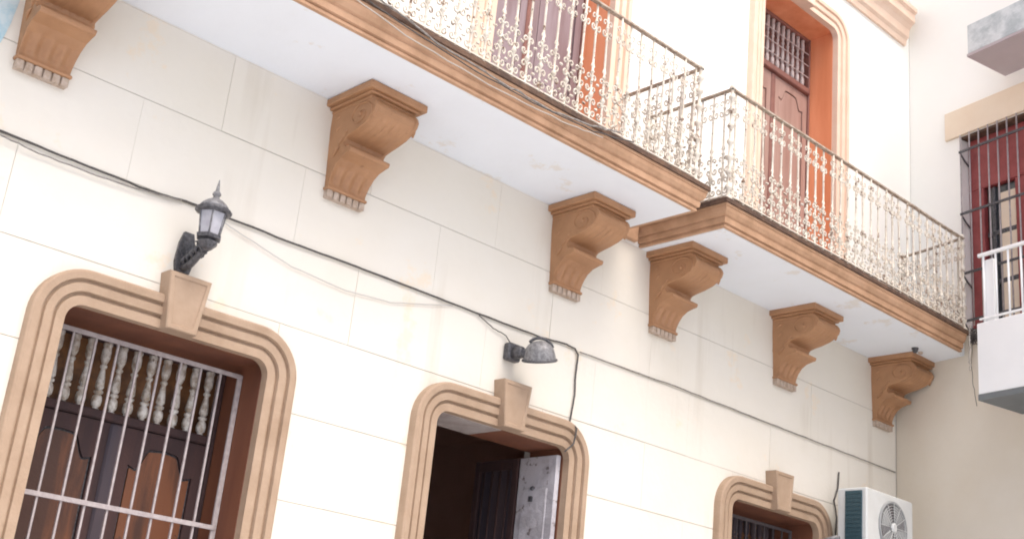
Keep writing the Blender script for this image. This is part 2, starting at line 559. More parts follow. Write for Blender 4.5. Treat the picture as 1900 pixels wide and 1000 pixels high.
def window(cx, zt, zb, label, gm, dark=False, gy=.23, nb=8):
    wd = empty('window', (cx, W, zb), house, label)
    surround(wd, cx, zt, zb, 'peach')
    keystone(wd, cx, zt, 'peach')
    reveal(wd, cx, zt, zb, .50, 'reveal')
    hw = OPEN_HW
    iy = W + .45
    # transom with turned spindles
    x0, x1 = cx - hw + .03, cx + hw - .03
    zs = zt - .44
    mb = MB(); mb.box(cx - hw + .004, cx + hw - .004, iy + .10, iy + .12, zb, zt - .004); mb.build('backing', 'glassd', wd)
    spindles(wd, x0 + .02, x1 - .02, iy + .02, zs, zt - .03, 12, 'silver' if not dark else 'woodc')
    mb = MB(); mb.bbox(x0, x1, iy - .02, iy + .05, zs - .055, zs, .008); mb.bbox(x0, x1, iy - .01, iy + .05, zt - .035, zt - .006, .006)
    mb.build('transom_rail', 'wood', wd)
    for xa, xb in ((cx - hw + .006, x0), (x1, cx + hw - .006)):
        mb = MB(); mb.bbox(xa, xb, iy - .02, iy + .055, zb, zt - .006, .006); mb.build('frame', 'wood', wd)
    shutter_leaf(wd, x0 + .005, cx - .04, iy, zb + .02, zs - .06, 'wood', 'wood2')
    shutter_leaf(wd, cx + .04, x1 - .005, iy, zb + .02, zs - .06, 'wood', 'wood2')
    mb = MB(); mb.bbox(cx - .045, cx + .045, iy - .018, iy + .02, zb + .02, zs - .06, .012); mb.build('centre_stile', 'woodc', wd)
    # iron grille near the mouth of the opening
    gx0, gx1 = cx - hw + .045, cx + hw - .022
    n = nb + 1
    bars = [gx0 + (gx1 - gx0) * i / n for i in range(1, n)]
    zr = zt - .075
    grille(wd, gx0, gx1, W + gy, zb + .05, zr + .014, bars, [zr, zr - .935, zr - 1.87], gm)
    return wd
window(*LOW[0], 'lower window with light grey bars and worn brown shutters under a lantern', 'grille', gy=.235)
window(*LOW[2], 'lower window near the corner with dark bars', 'grilled', dark=True, gy=.25)

# --- ground-floor doorway, standing open
cx, zt, zb = LOW[1]
dr = empty('doorway', (cx, W, zb), house, 'open doorway with a white peeling leaf folded back')
surround(dr, cx, zt, zb, 'peach')
keystone(dr, cx, zt, 'peach')
reveal(dr, cx, zt, zb, .38, 'reveal', 'concrete')
mb = MB()                                              # room behind
mb.box(3.9, 3.95, W + .49, W + 5, GZ, 2.6); mb.box(8.4, 8.45, W + .49, W + 5, GZ, 2.6)
mb.box(3.9, 8.45, W + 5, W + 5.05, GZ, 2.6); mb.box(3.9, 8.45, W + .49, W + 5.05, 2.6, 2.65); mb.box(3.9, 8.45, W + .49, W + 5.05, GZ + .01, GZ + .06)
mb.build('room', 'room', dr)
xl = cx + OPEN_HW - .035
mb = MB(); mb.bbox(xl - .022, xl + .022, W + .03, W + .425, zb, 1.845, .004); mb.build('pale_leaf', 'peel', dr)['label'] = 'peeling white painted door leaf'
mb = MB()
for z_ in (1.25, .35, -.5):
    mb.bbox(xl - .034, xl - .0225, W + .10, W + .36, z_ - .55, z_ + .35, .008)
mb.build('leaf_panel', 'peel', dr)
mb = MB()
mb.lathe([(.012, -.06), (.018, -.05), (.018, -.035), (.008, -.034)], (xl + .01, W + .25, 1.60), 8, 'x')
mb.box(xl - .047, xl - .0345, W + .24, W + .275, 1.50, 1.54)
mb.build('door_latch', 'black', dr)
mb = MB()
y0, y1 = W + .44, W + .93
mb.bbox(xl - .03, xl + .015, y0, y0 + .06, zb, 1.845, .004); mb.bbox(xl - .03, xl + .015, y1 - .06, y1, zb, 1.845, .004)
for za, zc in ((1.765, 1.845), (.55, .64), (-.3, -.2), (zb, zb + .1)):
    mb.box(xl - .029, xl + .014, y0 + .06, y1 - .06, za, zc)
mb.build('dark_leaf_frame', 'wood', dr)
mb = MB()
mb.box(xl - .005, xl + .005, y0 + .06, y1 - .06, zb, 1.765); mb.build('dark_leaf_panel', 'woodc', dr)
for i in range(4):
    mb = MB(); yy = y0 + .06 + (i + .5) * (y1 - y0 - .12) / 4
    mb.tube([(xl - .02, yy, .64), (xl - .02, yy, 1.765)], .009, 6)
    mb.build('leaf_bar', 'wood', dr)

# --- upper balcony doors
def balcony_door(cx, zt, zb, label, mf, mp, msp):
    d = empty('balcony_door', (cx, W, zb), house, label)
    surround(d, cx, zt, zb, 'peachup'); keystone(d, cx, zt, 'peachup')
    reveal(d, cx, zt, zb, .38, 'reveal_up')
    hw = OPEN_HW; iy = W + .31
    x0, x1 = cx - hw + .03, cx + hw - .03
    zs = zt - .62
    mb = MB(); mb.box(cx - hw + .004, cx + hw - .004, iy + .07, iy + .09, zb, zt - .004); mb.build('backing', 'pinkd', d)
    spindles(d, x0 + .03, x1 - .03, iy + .02, zs, zt - .04, 13, msp, .72)
    for k in range(1, 4):
        mb = MB(); mb.box(x0, x1, iy - .012, iy - .006, zs + k * .14, zs + k * .14 + .010); mb.build('transom_bar', msp, d)
    mb = MB(); mb.bbox(x0, x1, iy - .04, iy + .05, zs - .075, zs, .01); mb.bbox(x0, x1, iy - .015, iy + .05, zt - .045, zt - .006, .006)
    mb.build('transom_rail', mf, d)
    for xa, xb in ((cx - hw + .006, x0), (x1, cx + hw - .006)):
        mb = MB(); mb.bbox(xa, xb, iy - .02, iy + .05, zb, zt - .006, .006); mb.build('frame', mf, d)
    shutter_leaf(d, x0 + .005, cx - .03, iy, zb + .02, zs - .08, mp, mp)
    shutter_leaf(d, cx + .03, x1 - .005, iy, zb + .02, zs - .08, mp, mp)
    mb = MB(); mb.bbox(cx - .034, cx + .034, iy - .016, iy + .02, zb + .02, zs - .08, .01); mb.build('centre_stile', mf, d)
balcony_door(*UP[0], 'balcony door with lilac leaves in a light-brightened tone behind the long railing', 'pinkd', 'lilac', 'spin_up')
balcony_door(*UP[1], 'balcony door with pink leaves in a light-brightened tone and a spindle transom', 'pinkd', 'pink', 'spin_up')

# --- upper cornice
mb = MB()
pr = [(W + .013, 7.70), (W - .03, 7.70), (W - .04, 7.76), (W - .07, 7.79), (W - .08, 7.88), (W - .11, 7.93), (W - .15, 7.96), (W - .15, 8.06), (W - .18, 8.08), (W - .18, 8.13), (W + .013, 8.16)]
mb.prism(pr, XL, XR + .22, 'yz'); mb.build('cornice', 'peachup', house)

# ------------------------------------------------------------------ corbels
def lerp(a, b, t): return a + (b - a) * t
PROF = [(.045, 3.125), (.040, 3.15), (.043, 3.18), (.060, 3.22), (.095, 3.265), (.15, 3.30), (.215, 3.318), (.245, 3.322), (.252, 3.335), (.252, 3.352), (.235, 3.362), (.190, 3.366), (.170, 3.385), (.168, 3.41),
        (.172, 3.432), (.225, 3.447), (.30, 3.462), (.375, 3.484), (.435, 3.515), (.472, 3.55), (.484, 3.585), (.474, 3.61), (.455, 3.635), (.430, 3.65)]
def corbel(cx):
    c = empty('corbel', (cx, W, 3.05), house)
    mb = MB()
    NX = 40
    rows = []
    for (d, z) in PROF:
        t = (z - 3.12) / .54
        hw = lerp(.150, .178, min(1, max(0, t) * 1.3))
        row = []
        for i in range(NX + 1):
            u = -1 + 2 * i / NX
            dd = d
            if z < 3.30:                                   # fluted flare
                a = .010 * math.sin(math.pi * min(1, max(0, (z - 3.13) / .17)))
                dd += a * math.cos(u * math.pi * 4)
            if 3.42 < z < 3.53:                            # carved leaf ridges
                a = .030 * math.sin(math.pi * (z - 3.42) / .11)
                dd += a * (abs(math.cos(u * math.pi * 3.5)) ** .6 - .3) * (1 - u * u)
            if abs(u) > .86 and z > 3.43:
                dd += .012
            row.append(Vector((cx + u * hw, W - dd, z)))
        rows.append(row)
    b = len(mb.v)
    n = NX + 1
    for row in rows: mb.v += row
    for i in range(len(rows) - 1):
        for k in range(NX):
            mb.f.append((b + i * n + k, b + i * n + k + 1, b + (i + 1) * n + k + 1, b + (i + 1) * n + k)); mb.sm.append(False)
    # side cheeks
    for side in (0, NX):
        b2 = len(mb.v)
        for row in rows:
            p = row[side]
            mb.v.append(p.copy()); mb.v.append(Vector((p.x, W + .005, p.z)))
        for i in range(len(rows) - 1):
            mb.f.append((b2 + 2 * i, b2 + 2 * i + 2, b2 + 2 * i + 3, b2 + 2 * i + 1)); mb.sm.append(False)
    mb.build('body', 'terra', c)
    # volutes on both cheeks
    for sgn in (-1, 1):
        v = MB()
        pts, rs = [], []
        for i in range(34):
            t = i / 33
            a = -.6 + t * 1.6 * 2 * math.pi
            r = .105 * (1 - t) + .012
            pts.append((cx + sgn * (.176 + .004), W - .33 - r * math.cos(a) * 1.15, 3.555 + r * math.sin(a) * .85))
            rs.append(.0085 * (1 - t * .6))
        v.tube(pts, rs, 6)
        v.lathe([(.02, -.02), (.018, .0), (.008, .008)] if sgn > 0 else [(.008, -.008), (.018, 0), (.02, .02)], (cx + sgn * .184, W - .33, 3.555), 10, 'x')
        # leaf trail running down the cheek
        for (yy, zz, ln) in ((.19, 3.47, .05), (.14, 3.42, .06), (.10, 3.36, .06), (.09, 3.52, .07), (.075, 3.60, .07)):
            v.tube([(cx + sgn * .168, W - yy - ln * .5, zz + ln * .4), (cx + sgn * .176, W - yy, zz), (cx + sgn * .164, W - yy + ln * .6, zz - ln * .6)], [.003, .013, .003], 6)
        v.build('volute', 'terra', c)
    # cap
    cp = MB()
    for (hw, d, z0, z1) in ((.186, .440, 3.648, 3.668), (.208, .468, 3.668, 3.688), (.238, .494, 3.688, 3.741)):
        cp.bbox(cx - hw, cx + hw, W - d, W + .004, z0 + .0003, z1, .006)
    cp.build('cap', 'terra', c)
    bd = MB()
    bd.bbox(cx - .162, cx + .162, W - .062, W + .004, 3.105, 3.127, .006)
    bd.build('bead', 'terra', c)
    dt = MB()
    dt.box(cx - .150, cx + .150, W - .036, W + .004, 3.052, 3.105)
    for i in range(6):
        x = cx - .153 + i * .0525
        dt.bbox(x, x + .043, W - .052, W - .036, 3.050, 3.1045, .004)
    dt.build('dentils', 'dentil', c)
    return c
c0 = corbel(2.145)
for x in (.03, -2.1, 4.255, 6.385, 7.565, 9.33, 11.055):
    if x < 11:
        copy_tree(c0, (x - 2.145, 0, 0), house)
c6 = copy_tree(c0, (11.055 - 2.145 - .01, 0, 0), house)

# ------------------------------------------------------------------ balconies
def iron_units():
    pass
def scroll(mb, cx, y, cz, r0, turns, sgn, flip, rad, squash=1.0, start=0.0):
    pts, rs = [], []
    N = int(14 * turns) + 4
    for i in range(N):
        t = i / (N - 1)
        a = start + t * turns * 2 * math.pi
        r = r0 * (1 - .82 * t)
        pts.append((cx + sgn * r * math.cos(a), y, cz + flip * r * math.sin(a) * squash))
        rs.append(rad * (1 - .3 * t))
    mb.tube(pts, rs, 5)
def baluster_mesh(h):
    """one cast upright with its knops, collars and scrolls; local origin at its foot"""
    mb = MB()
    r = .0088
    prof = [(r, 0), (r, .02)]
    def knop(z, R, hh):
        return [(r, z - hh), (R * .7, z - hh * .6), (R, z), (R * .7, z + hh * .6), (r, z + hh)]
    for z, R, hh in ((.05, .016, .014), (.13, .013, .012), (.24, .021, .024), (.35, .013, .012), (.43, .017, .015), (.56, .011, .01), (.74, .013, .012), (.845, .016, .014)):
        prof += knop(z, R, hh)
    prof += [(r, h)]
    mb.lathe(prof, (0, 0, 0), 7)
    # opposed scrolls low down
    for sgn in (-1, 1):
        scroll(mb, sgn * .031, 0, .105, .026, 1.15, sgn, 1, .0076, 1.25, math.pi)
        scroll(mb, sgn * .031, 0, .19, .024, 1.1, sgn, -1, .0076, 1.3, math.pi)
        scroll(mb, sgn * .030, -.012, .30, .025, 1.15, sgn, 1, .0076, 1.3, math.pi)
        scroll(mb, sgn * .030, -.006, .385, .022, 1.0, sgn, -1, .0070, 1.3, math.pi)
        scroll(mb, sgn * .029, 0, .80, .024, 1.15, sgn, 1, .0070, 1.5, math.pi)
        scroll(mb, sgn * .029, 0, .885, .022, 1.0, sgn, -1, .0056, 1.4, math.pi)
        mb.tube([(0, 0, .46), (sgn * .018, 0, .475), (sgn * .010, 0, .50)], [.005, .0045, .002], 5)
        mb.lathe([(.004, -.008), (.0105, -.003), (.0105, .003), (.004, .008)], (sgn * .0575, 0, .148), 7, 'y')
        mb.lathe([(.004, -.008), (.0105, -.003), (.0105, .003), (.004, .008)], (sgn * .0575, 0, .345), 7, 'y')
    return mb
def railing(bal, path, zt, zb, label):
    """path: list of (x, y) corner points"""
    rl = empty('railing', (path[0][0], path[0][1], zb), bal, label)
    h = zt - zb
    top, low = MB(), MB()
    first = None
    for i in range(len(path) - 1):
        a, b = Vector((*path[i], 0)), Vector((*path[i + 1], 0))
        d = (b - a); Ln = d.length; d.normalize()
        nrm = Vector((-d.y, d.x, 0))
        for (mbx, hw, z0, z1) in ((top, .019, zt - .014, zt), (low, .012, zb + .045, zb + .057)):
            e0 = a - d * (hw if i else 0); e1 = b + d * hw
            vs = []
            wav = 12 if Ln > 2 else 2
            for k in range(wav + 1):
                p = e0 + (e1 - e0) * (k / wav)
                zz = random.uniform(-.004, .004) if 0 < k < wav else 0
                for s_, q in ((-1, z0), (1, z0), (1, z1), (-1, z1)):
                    v = p + nrm * (s_ * hw); vs.append((v.x, v.y, q + zz))
            fs = [(0, 3, 2, 1)]
            for k in range(wav):
                o = 4 * k
                fs += [(o + j, o + (j + 1) % 4, o + 4 + (j + 1) % 4, o + 4 + j) for j in range(4)]
            o = 4 * wav; fs.append((o, o + 1, o + 2, o + 3))
            mbx.add(vs, fs)
        n = max(2, round(Ln / .127))
        for k in range(n):
            p = a + d * (Ln * (k + .5) / n)
            if first is None:
                m_ = baluster_mesh(h - .014)
                m_.v = [v + Vector((p.x, p.y, zb)) for v in m_.v]
                o = m_.build('baluster', 'iron', rl, org=(p.x, p.y, zb), fix=False)
                first = o; fp = p.copy()
                o.rotation_euler = (0, 0, math.atan2(d.y, d.x))
            else:
                o = copy_part(first, (p.x - fp.x, p.y - fp.y, 0), rl)
                o.rotation_euler = (random.uniform(-.012, .012), random.uniform(-.012, .012), math.atan2(d.y, d.x) + (math.pi if random.random() < .5 else 0))
    top.build('handrail', 'rail', rl)
    low.build('bottom_rail', 'iron', rl)
    for i, p in enumerate(path):
        m_ = MB()
        prof = [(.017, 0), (.034, .01), (.034, .03), (.016, .05)]
        for z in (.12, .25, .38, .52, .66, .80, .92):
            if z < h - .03:
                prof += [(.014, z - .03), (.030, z - .008), (.030, z + .008), (.014, z + .03)]
        prof += [(.014, h - .02), (.026, h), (.022, h + .02), (.012, h + .035)]
        m_.lathe(prof, (p[0], p[1], zb), 8)
        m_.build('rail_post', 'iron', rl)
    return rl

ZS, ZT = 3.742, 3.95
# fascia section: (distance outwards from the slab face, z)
FAS = [(.0005, ZS + .001), (.030, ZS + .001), (.032, ZS + .018), (.022, ZS + .021), (.022, ZS + .027), (.044, ZS + .034), (.050, ZS + .072), (.044, ZS + .077), (.046, ZS + .083), (.060, ZS + .092), (.076, ZS + .120), (.083, ZS + .145), (.078, ZS + .150), (.086, ZS + .156), (.088, ZT - .034), (.0005, ZT - .034)]
def fascia(parent, path, m='fascia'):
    """sweep along a polyline of slab corners (x, y); outward is to the right of travel"""
    mb = MB()
    n = len(FAS)
    P = [Vector((p[0], p[1])) for p in path]
    for i, p in enumerate(P):
        d1 = (P[i] - P[i - 1]).normalized() if i else (P[1] - P[0]).normalized()
        d2 = (P[i + 1] - P[i]).normalized() if i < len(P) - 1 else d1
        n1 = Vector((d1.y, -d1.x)); n2 = Vector((d2.y, -d2.x))
        m_ = (n1 + n2); m_ = m_ / (m_.dot(n1))
        for (u, z) in FAS:
            q = p + m_ * u
            mb.v.append(Vector((q.x, q.y, z)))
    for i in range(len(P) - 1):
        for k in range(n):
            mb.f.append((i * n + k, i * n + (k + 1) % n, (i + 1) * n + (k + 1) % n, (i + 1) * n + k)); mb.sm.append(False)
    mb.f.append(tuple(range(n))); mb.sm.append(False)
    mb.f.append(tuple((len(P) - 1) * n + k for k in range(n))[::-1]); mb.sm.append(False)
    return mb.build('fascia', m, parent)
YF = 5.645     # slab face
# long balcony
b1 = empty('balcony', (2, YF, ZS), house, 'long balcony with a thick cable bundle along its edge')
X1 = 6.845
mb = MB(); mb.box(XL, X1, YF, W - .001, ZS + .001, ZT - .035); mb.build('slab', 'soffit', b1)
fascia(b1, [(XL, YF), (X1, YF), (X1, W - .002)])
mb = MB(); mb.bbox(XL, X1 + .105, YF - .102, W - .001, ZT - .0335, ZT + .006, .004); mb.build('slab_edge', 'edge', b1)
railing(b1, [(1.2, 5.61), (6.83, 5.61), (6.83, W - .03)], 4.965, ZT + .006, None)
# corner balcony
b2 = empty('balcony', (9, YF, ZS), house, 'shorter balcony in the corner of the two houses')
X2 = 7.255
def xw(y, off=0): return 11.35 + off - (6.5 - y) * .2096 / .978
mb = MB()
q = [(X2, YF), (xw(YF) - .002, YF), (xw(W) - .002, W - .001), (X2, W - .001)]
mb.add([(p[0], p[1], ZS - .003) for p in q] + [(p[0], p[1], ZT - .035) for p in q], [(0, 3, 2, 1), (4, 5, 6, 7), (0, 1, 5, 4), (1, 2, 6, 5), (2, 3, 7, 6), (3, 0, 4, 7)])
mb.build('slab', 'soffit', b2)
fascia(b2, [(X2, W - .002), (X2, YF), (11.05, YF)], 'fascia')
mb = MB(); mb.bbox(X2 - .105, 11.10, YF - .102, W - .001, ZT - .0335, ZT + .006, .004); mb.build('slab_edge', 'edge', b2)
mb = MB(); mb.bbox(X1 + .09, X2 - .09, W - .05, W - .001, ZS + .02, ZS + .16, .008); mb.build('gap_moulding', 'fascia', b2)
railing(b2, [(7.235, W - .03), (7.235, 5.60), (11.08, 5.60), (11.25, 6.35)], 4.955, ZT + .006, None)

# ------------------------------------------------------------------ neighbouring house on the right (its own axes)
UA = math.atan2(-.978, -.2096)
nb = bpy.data.objects.new('neighbour_house', None)
COL.objects.link(nb); nb.location = (11.35, 6.5, GZ); nb.rotation_euler = (0, 0, UA)
ORG[nb.name] = Vector((0, 0, GZ))
tag(nb, 'pale neighbouring house at the right with maroon window, white balcony and grey slab', 'house')
# coordinates here: s along the wall (outwards from the corner), d into the wall, z
UO = .33
mb = MB(); mb.box(-.0, 9, 0, .6, GZ, 3.95); mb.build('lower_wall', 'tanwall', nb)
wh = [(.63, 2.23, 4.12, 6.33)]
mb = MB()
for r in rect_minus((-.5, 9, 3.951, 11), wh): mb.box(r[0], r[1], UO, UO + .355, r[2], r[3])
mb.build('upper_wall', 'upper', nb)
mb = MB()
mb.bbox(.44, 2.5, UO - .035, UO - .001, 6.335, 6.665, .006); mb.build('window_head', 'cream', nb)
mw = empty('maroon_window', (1.5, UO, 4.12), nb)
mb = MB(); mb.box(.66, 2.34, UO + .36, UO + .39, 4.1, 6.36); mb.build('backing', 'room', mw)
mb = MB(); mb.box(.702, 2.298, UO + .002, UO + .30, 6.302, 6.329); mb.build('head_soffit', 'edge', mw)
mb = MB()
mb.bbox(.705, .89, UO + .10, UO + .17, 4.125, 5.699, .006); mb.bbox(.705, 2.296, UO + .10, UO + .17, 5.70, 6.298, .006)
mb.bbox(1.27, 1.44, UO + .105, UO + .175, 4.125, 5.699, .006); mb.bbox(1.82, 2.296, UO + .10, UO + .17, 4.125, 5.699, .006)
mb.build('frame', 'maroon', mw)
for (a, b, z0, z1) in ((.905, 1.265, 4.13, 5.69), (1.445, 1.815, 4.13, 5.69)):
    mb = MB(); mb.box(a, b, UO + .155, UO + .16, z0, z1); mb.build('pane', 'glass', mw)
mb = MB()
for z in (4.6, 5.14): mb.bbox(.905, 1.265, UO + .13, UO + .1545, z, z + .05, .003)
mb.bbox(.97, 1.01, UO + .13, UO + .1545, 4.13, 5.69, .003)
mb.build('muntin', 'black', mw)
mb = MB(); mb.bbox(1.07, 1.25, UO + .135, UO + .1545, 4.13, 5.60, .003); mb.build('curtain', 'cream', mw)
first = None
for i in range(13):
    s_ = .735 + i * .118
    if first is None:
        mb = MB(); mb.tube([(s_, UO - .06, 4.14), (s_, UO - .06, 6.32)], .0085, 6)
        first = mb.build('grille_bar', 'grille', mw, org=(s_, UO, 4.14)); f0 = s_
    else: copy_part(first, (s_ - f0, 0, 0), mw)
for z in (6.11, 5.39, 4.72, 4.2):
    mb = MB(); mb.bbox(.73, 2.29, UO - .085, UO - .069, z - .013, z + .013, .002); mb.build('grille_rail', 'black', mw)
    mb = MB(); mb.tube([(.735, UO - .07, z), (.72, UO + .02, z - .06), (.73, UO + .12, z - .14)], .010, 6); mb.build('grille_hook', 'black', mw)
mw.location.x -= .07
# white balcony low at the right
wbal = empty('white_balcony', (1.9, -.6, 3.1), nb)
mb = MB(); mb.bbox(1.375, 6, -.60, -.48, 3.115, 3.79, .006); mb.box(1.385, 1.48, -.48, 0, 3.13, 3.78); mb.build('parapet', 'bwhite', wbal)
mb = MB(); mb.box(1.375, 6, -.605, -.001, 3.06, 3.114); mb.build('base', 'underd', wbal)
mb = MB(); mb.bbox(1.38, 6, -.575, -.545, 4.45, 4.485, .006); mb.bbox(1.38, 6, -.57, -.55, 3.83, 3.85, .004); mb.build('handrail', 'bwhite', wbal)
first = None
for i in range(10):
    s_ = 1.44 + i * .135
    if first is None:
        mb = MB(); mb.tube([(s_, -.56, 3.79), (s_, -.56, 4.45)], .010, 6)
        first = mb.build('baluster', 'bwhite', wbal, org=(s_, -.56, 3.79)); f0 = s_
    else: copy_part(first, (s_ - f0, 0, 0), wbal)
mb = MB(); mb.bbox(1.405, 1.53, -.54, -.50, 3.79, 4.42, .006); mb.build('end_panel', 'bwhite', wbal)
wbal.location.x += .125
# weathered slab above
us = empty('upper_balcony', (2, 0, 6.66), nb)
o_ = UO - .60
mb = MB(); mb.bbox(1.22, 6, o_, o_ + .12, 6.87, 7.215, .008); mb.bbox(1.235, 1.34, o_ + .12, UO - .001, 6.885, 7.2, .008); mb.build('slab_face', 'mottle', us)
mb = MB(); mb.box(1.215, 6, o_ - .004, UO - .001, 6.84, 6.869); mb.build('slab_soffit', 'under', us)
# ------------------------------------------------------------------ blue paint remnant on the wall by the first corbel
mb = MB()
pl = [(.9, 3.70), (1.945, 3.70), (1.94, 3.45), (1.925, 3.30), (1.90, 3.17), (1.82, 3.12), (1.70, 3.15), (1.5, 3.11), (1.2, 3.14), (.9, 3.12)]
mb.prism(pl, W - .006, W - .0015); mb.build('blue_patch', 'blue', wall)

# ------------------------------------------------------------------ fixtures
# lantern over the left window
LX, LY = 3.215, 6.235
lt = empty('wall_lantern', (3.22, W, 2.22), label='black and grey wall lantern with spike finial above the left window', cat='lamp')
mb = MB(); mb.prism([(LX - .045, 2.24), (LX + .045, 2.24), (LX + .058, 2.30), (LX + .05, 2.42), (LX + .03, 2.49), (LX - .03, 2.49), (LX - .05, 2.42), (LX - .058, 2.30)], W - .025, W - .001)
mb.prism([(LX - .03, 2.26), (LX + .03, 2.26), (LX + .036, 2.32), (LX + .03, 2.43), (LX - .03, 2.43), (LX - .036, 2.32)], W - .04, W - .0255)
mb.build('wall_plate', 'black', lt)
mb = MB()
arm = []
for i in range(16):
    t = i / 15
    arm.append((LX, lerp(W - .03, LY, t), 2.275 + .085 * math.sin(t * math.pi / 2) ** 1.5 - .03 * math.sin(t * math.pi)))
mb.tube(arm, [.026 - .008 * i / 15 for i in range(16)], 8)
mb.tube([(LX, W - .05 - r_ * math.cos(a_), 2.30 + r_ * math.sin(a_)) for a_, r_ in [(i * .42, .052 * (1 - i / 24)) for i in range(20)]], .013, 6)
mb.tube([(LX, W - .14 - r_ * math.cos(a_), 2.33 - r_ * math.sin(a_)) for a_, r_ in [(i * .42, .045 * (1 - i / 24)) for i in range(18)]], .012, 6)
for sx in (-1, 1):
    for k in range(5):
        yy = W - .05 - k * .045
        mb.tube([(LX, yy, 2.28 + k * .012), (LX + sx * .035, yy - .012, 2.30 + k * .014), (LX + sx * .02, yy - .045, 2.345 + k * .012)], [.010, .013, .003], 6)
rl_ = random.Random(3)
for k in range(34):
    t = rl_.random(); yy = W - .03 - t * .17
    zz = 2.27 + t * .05 + rl_.random() * (.10 - .02 * t)
    xx = LX + rl_.uniform(-.038, .038)
    dx, dy, dz = rl_.uniform(-.02, .02), rl_.uniform(-.03, .0), rl_.uniform(-.01, .035)
    mb.tube([(xx, yy, zz), (xx + dx, yy + dy, zz + dz), (xx + dx * 1.6, yy + dy * .6, zz + dz * 1.9)], [.004, .011, .002], 5)
mb.build('arm', 'black', lt)
mb = MB()
mb.lathe([(.012, 2.335), (.035, 2.345), (.060, 2.372), (.064, 2.382), (.040, 2.386), (.040, 2.394)], (LX, LY, 0), 6, smooth=False)
mb.lathe([(.040, 2.394), (.075, 2.400), (.080, 2.418), (.070, 2.424)], (LX, LY, 0), 6, smooth=False)
mb.build('cup', 'black', lt)
mb = MB(); mb.lathe([(.062, 2.425), (.080, 2.56)], (LX, LY, 0), 6, smooth=False); mb.build('glass', 'lens', lt)
for k in range(6):
    a = k * math.pi / 3
    mb = MB(); mb.tube([(LX + .064 * math.cos(a), LY + .064 * math.sin(a), 2.42), (LX + .083 * math.cos(a), LY + .083 * math.sin(a), 2.562)], .0055, 5)
    mb.build('glazing_bar', 'greym', lt)
mb = MB(); mb.lathe([(.085, 2.558), (.107, 2.566), (.108, 2.580), (.096, 2.586)], (LX, LY, 0), 12); mb.build('rim', 'black', lt)
mb = MB(); mb.lathe([(.096, 2.586), (.080, 2.612), (.048, 2.640), (.022, 2.655), (.017, 2.668), (.026, 2.678), (.024, 2.690), (.012, 2.705), (.010, 2.725), (.003, 2.775)], (LX, LY, 0), 12); mb.build('roof', 'greym', lt)

# shaded floodlight over the door
fl = empty('floodlight', (5.74, W, 2.35), label='grey dish-shaped outdoor light above the open doorway', cat='lamp')
mb = MB(); mb.bbox(5.83, 5.955, W - .07, W - .001, 2.40, 2.53, .012); mb.lathe([(.03, -.16), (.045, -.14), (.045, -.07)], (5.89, W, 2.455), 10, 'y'); mb.build('junction_box', 'black', fl)
mb = MB(); mb.tube([(5.89, W - .12, 2.45), (5.90, W - .17, 2.44), (5.93, W - .22, 2.43)], [.038, .034, .03], 8); mb.build('arm', 'black', fl)
FC = Vector((5.985, W - .235, 2.405))
fa = Vector((-.33, -.20, .92)).normalized()              # tipped axis of the dish
fu = Vector((.72, -.69, .10)); fu = (fu - fa * fu.dot(fa)).normalized(); fv = fa.cross(fu)
def fp(u, v, h): return FC + fu * u + fv * v + fa * h
mb = MB(); seg = 24
prof = [(1.0, 0), (1.0, .018), (.95, .05), (.86, .085), (.68, .115), (.45, .132), (.2, .139), (.01, .140)]
for (r_, h_) in prof:
    for k in range(seg):
        a = 2 * math.pi * k / seg
        mb.v.append(fp(.118 * r_ * math.cos(a), .118 * r_ * math.sin(a), h_))
for i in range(len(prof) - 1):
    for k in range(seg):
        mb.f.append((i * seg + k, i * seg + (k + 1) % seg, (i + 1) * seg + (k + 1) % seg, (i + 1) * seg + k)); mb.sm.append(True)
mb.build('shade', 'greym', fl)
mb = MB(); mb.tube([fp(.124 * math.cos(a), .124 * math.sin(a), 0) for a in [2 * math.pi * k / 24 for k in range(24)]], .009, 6, closed=True); mb.build('rim', 'black', fl)
mb = MB(); mb.add([fp(.112 * math.cos(a), .112 * math.sin(a), .006) for a in [2 * math.pi * k / 20 for k in range(20)]], [tuple(range(20))]); mb.build('lens', 'lens', fl)
mb = MB(); mb.tube([fp(.105 * math.cos(a), .02, .045 + .115 * math.sin(a)) for a in [math.pi * (.12 + .62 * k / 12) for k in range(13)]][::-1], .011, 6); mb.build('strap', 'black', fl)

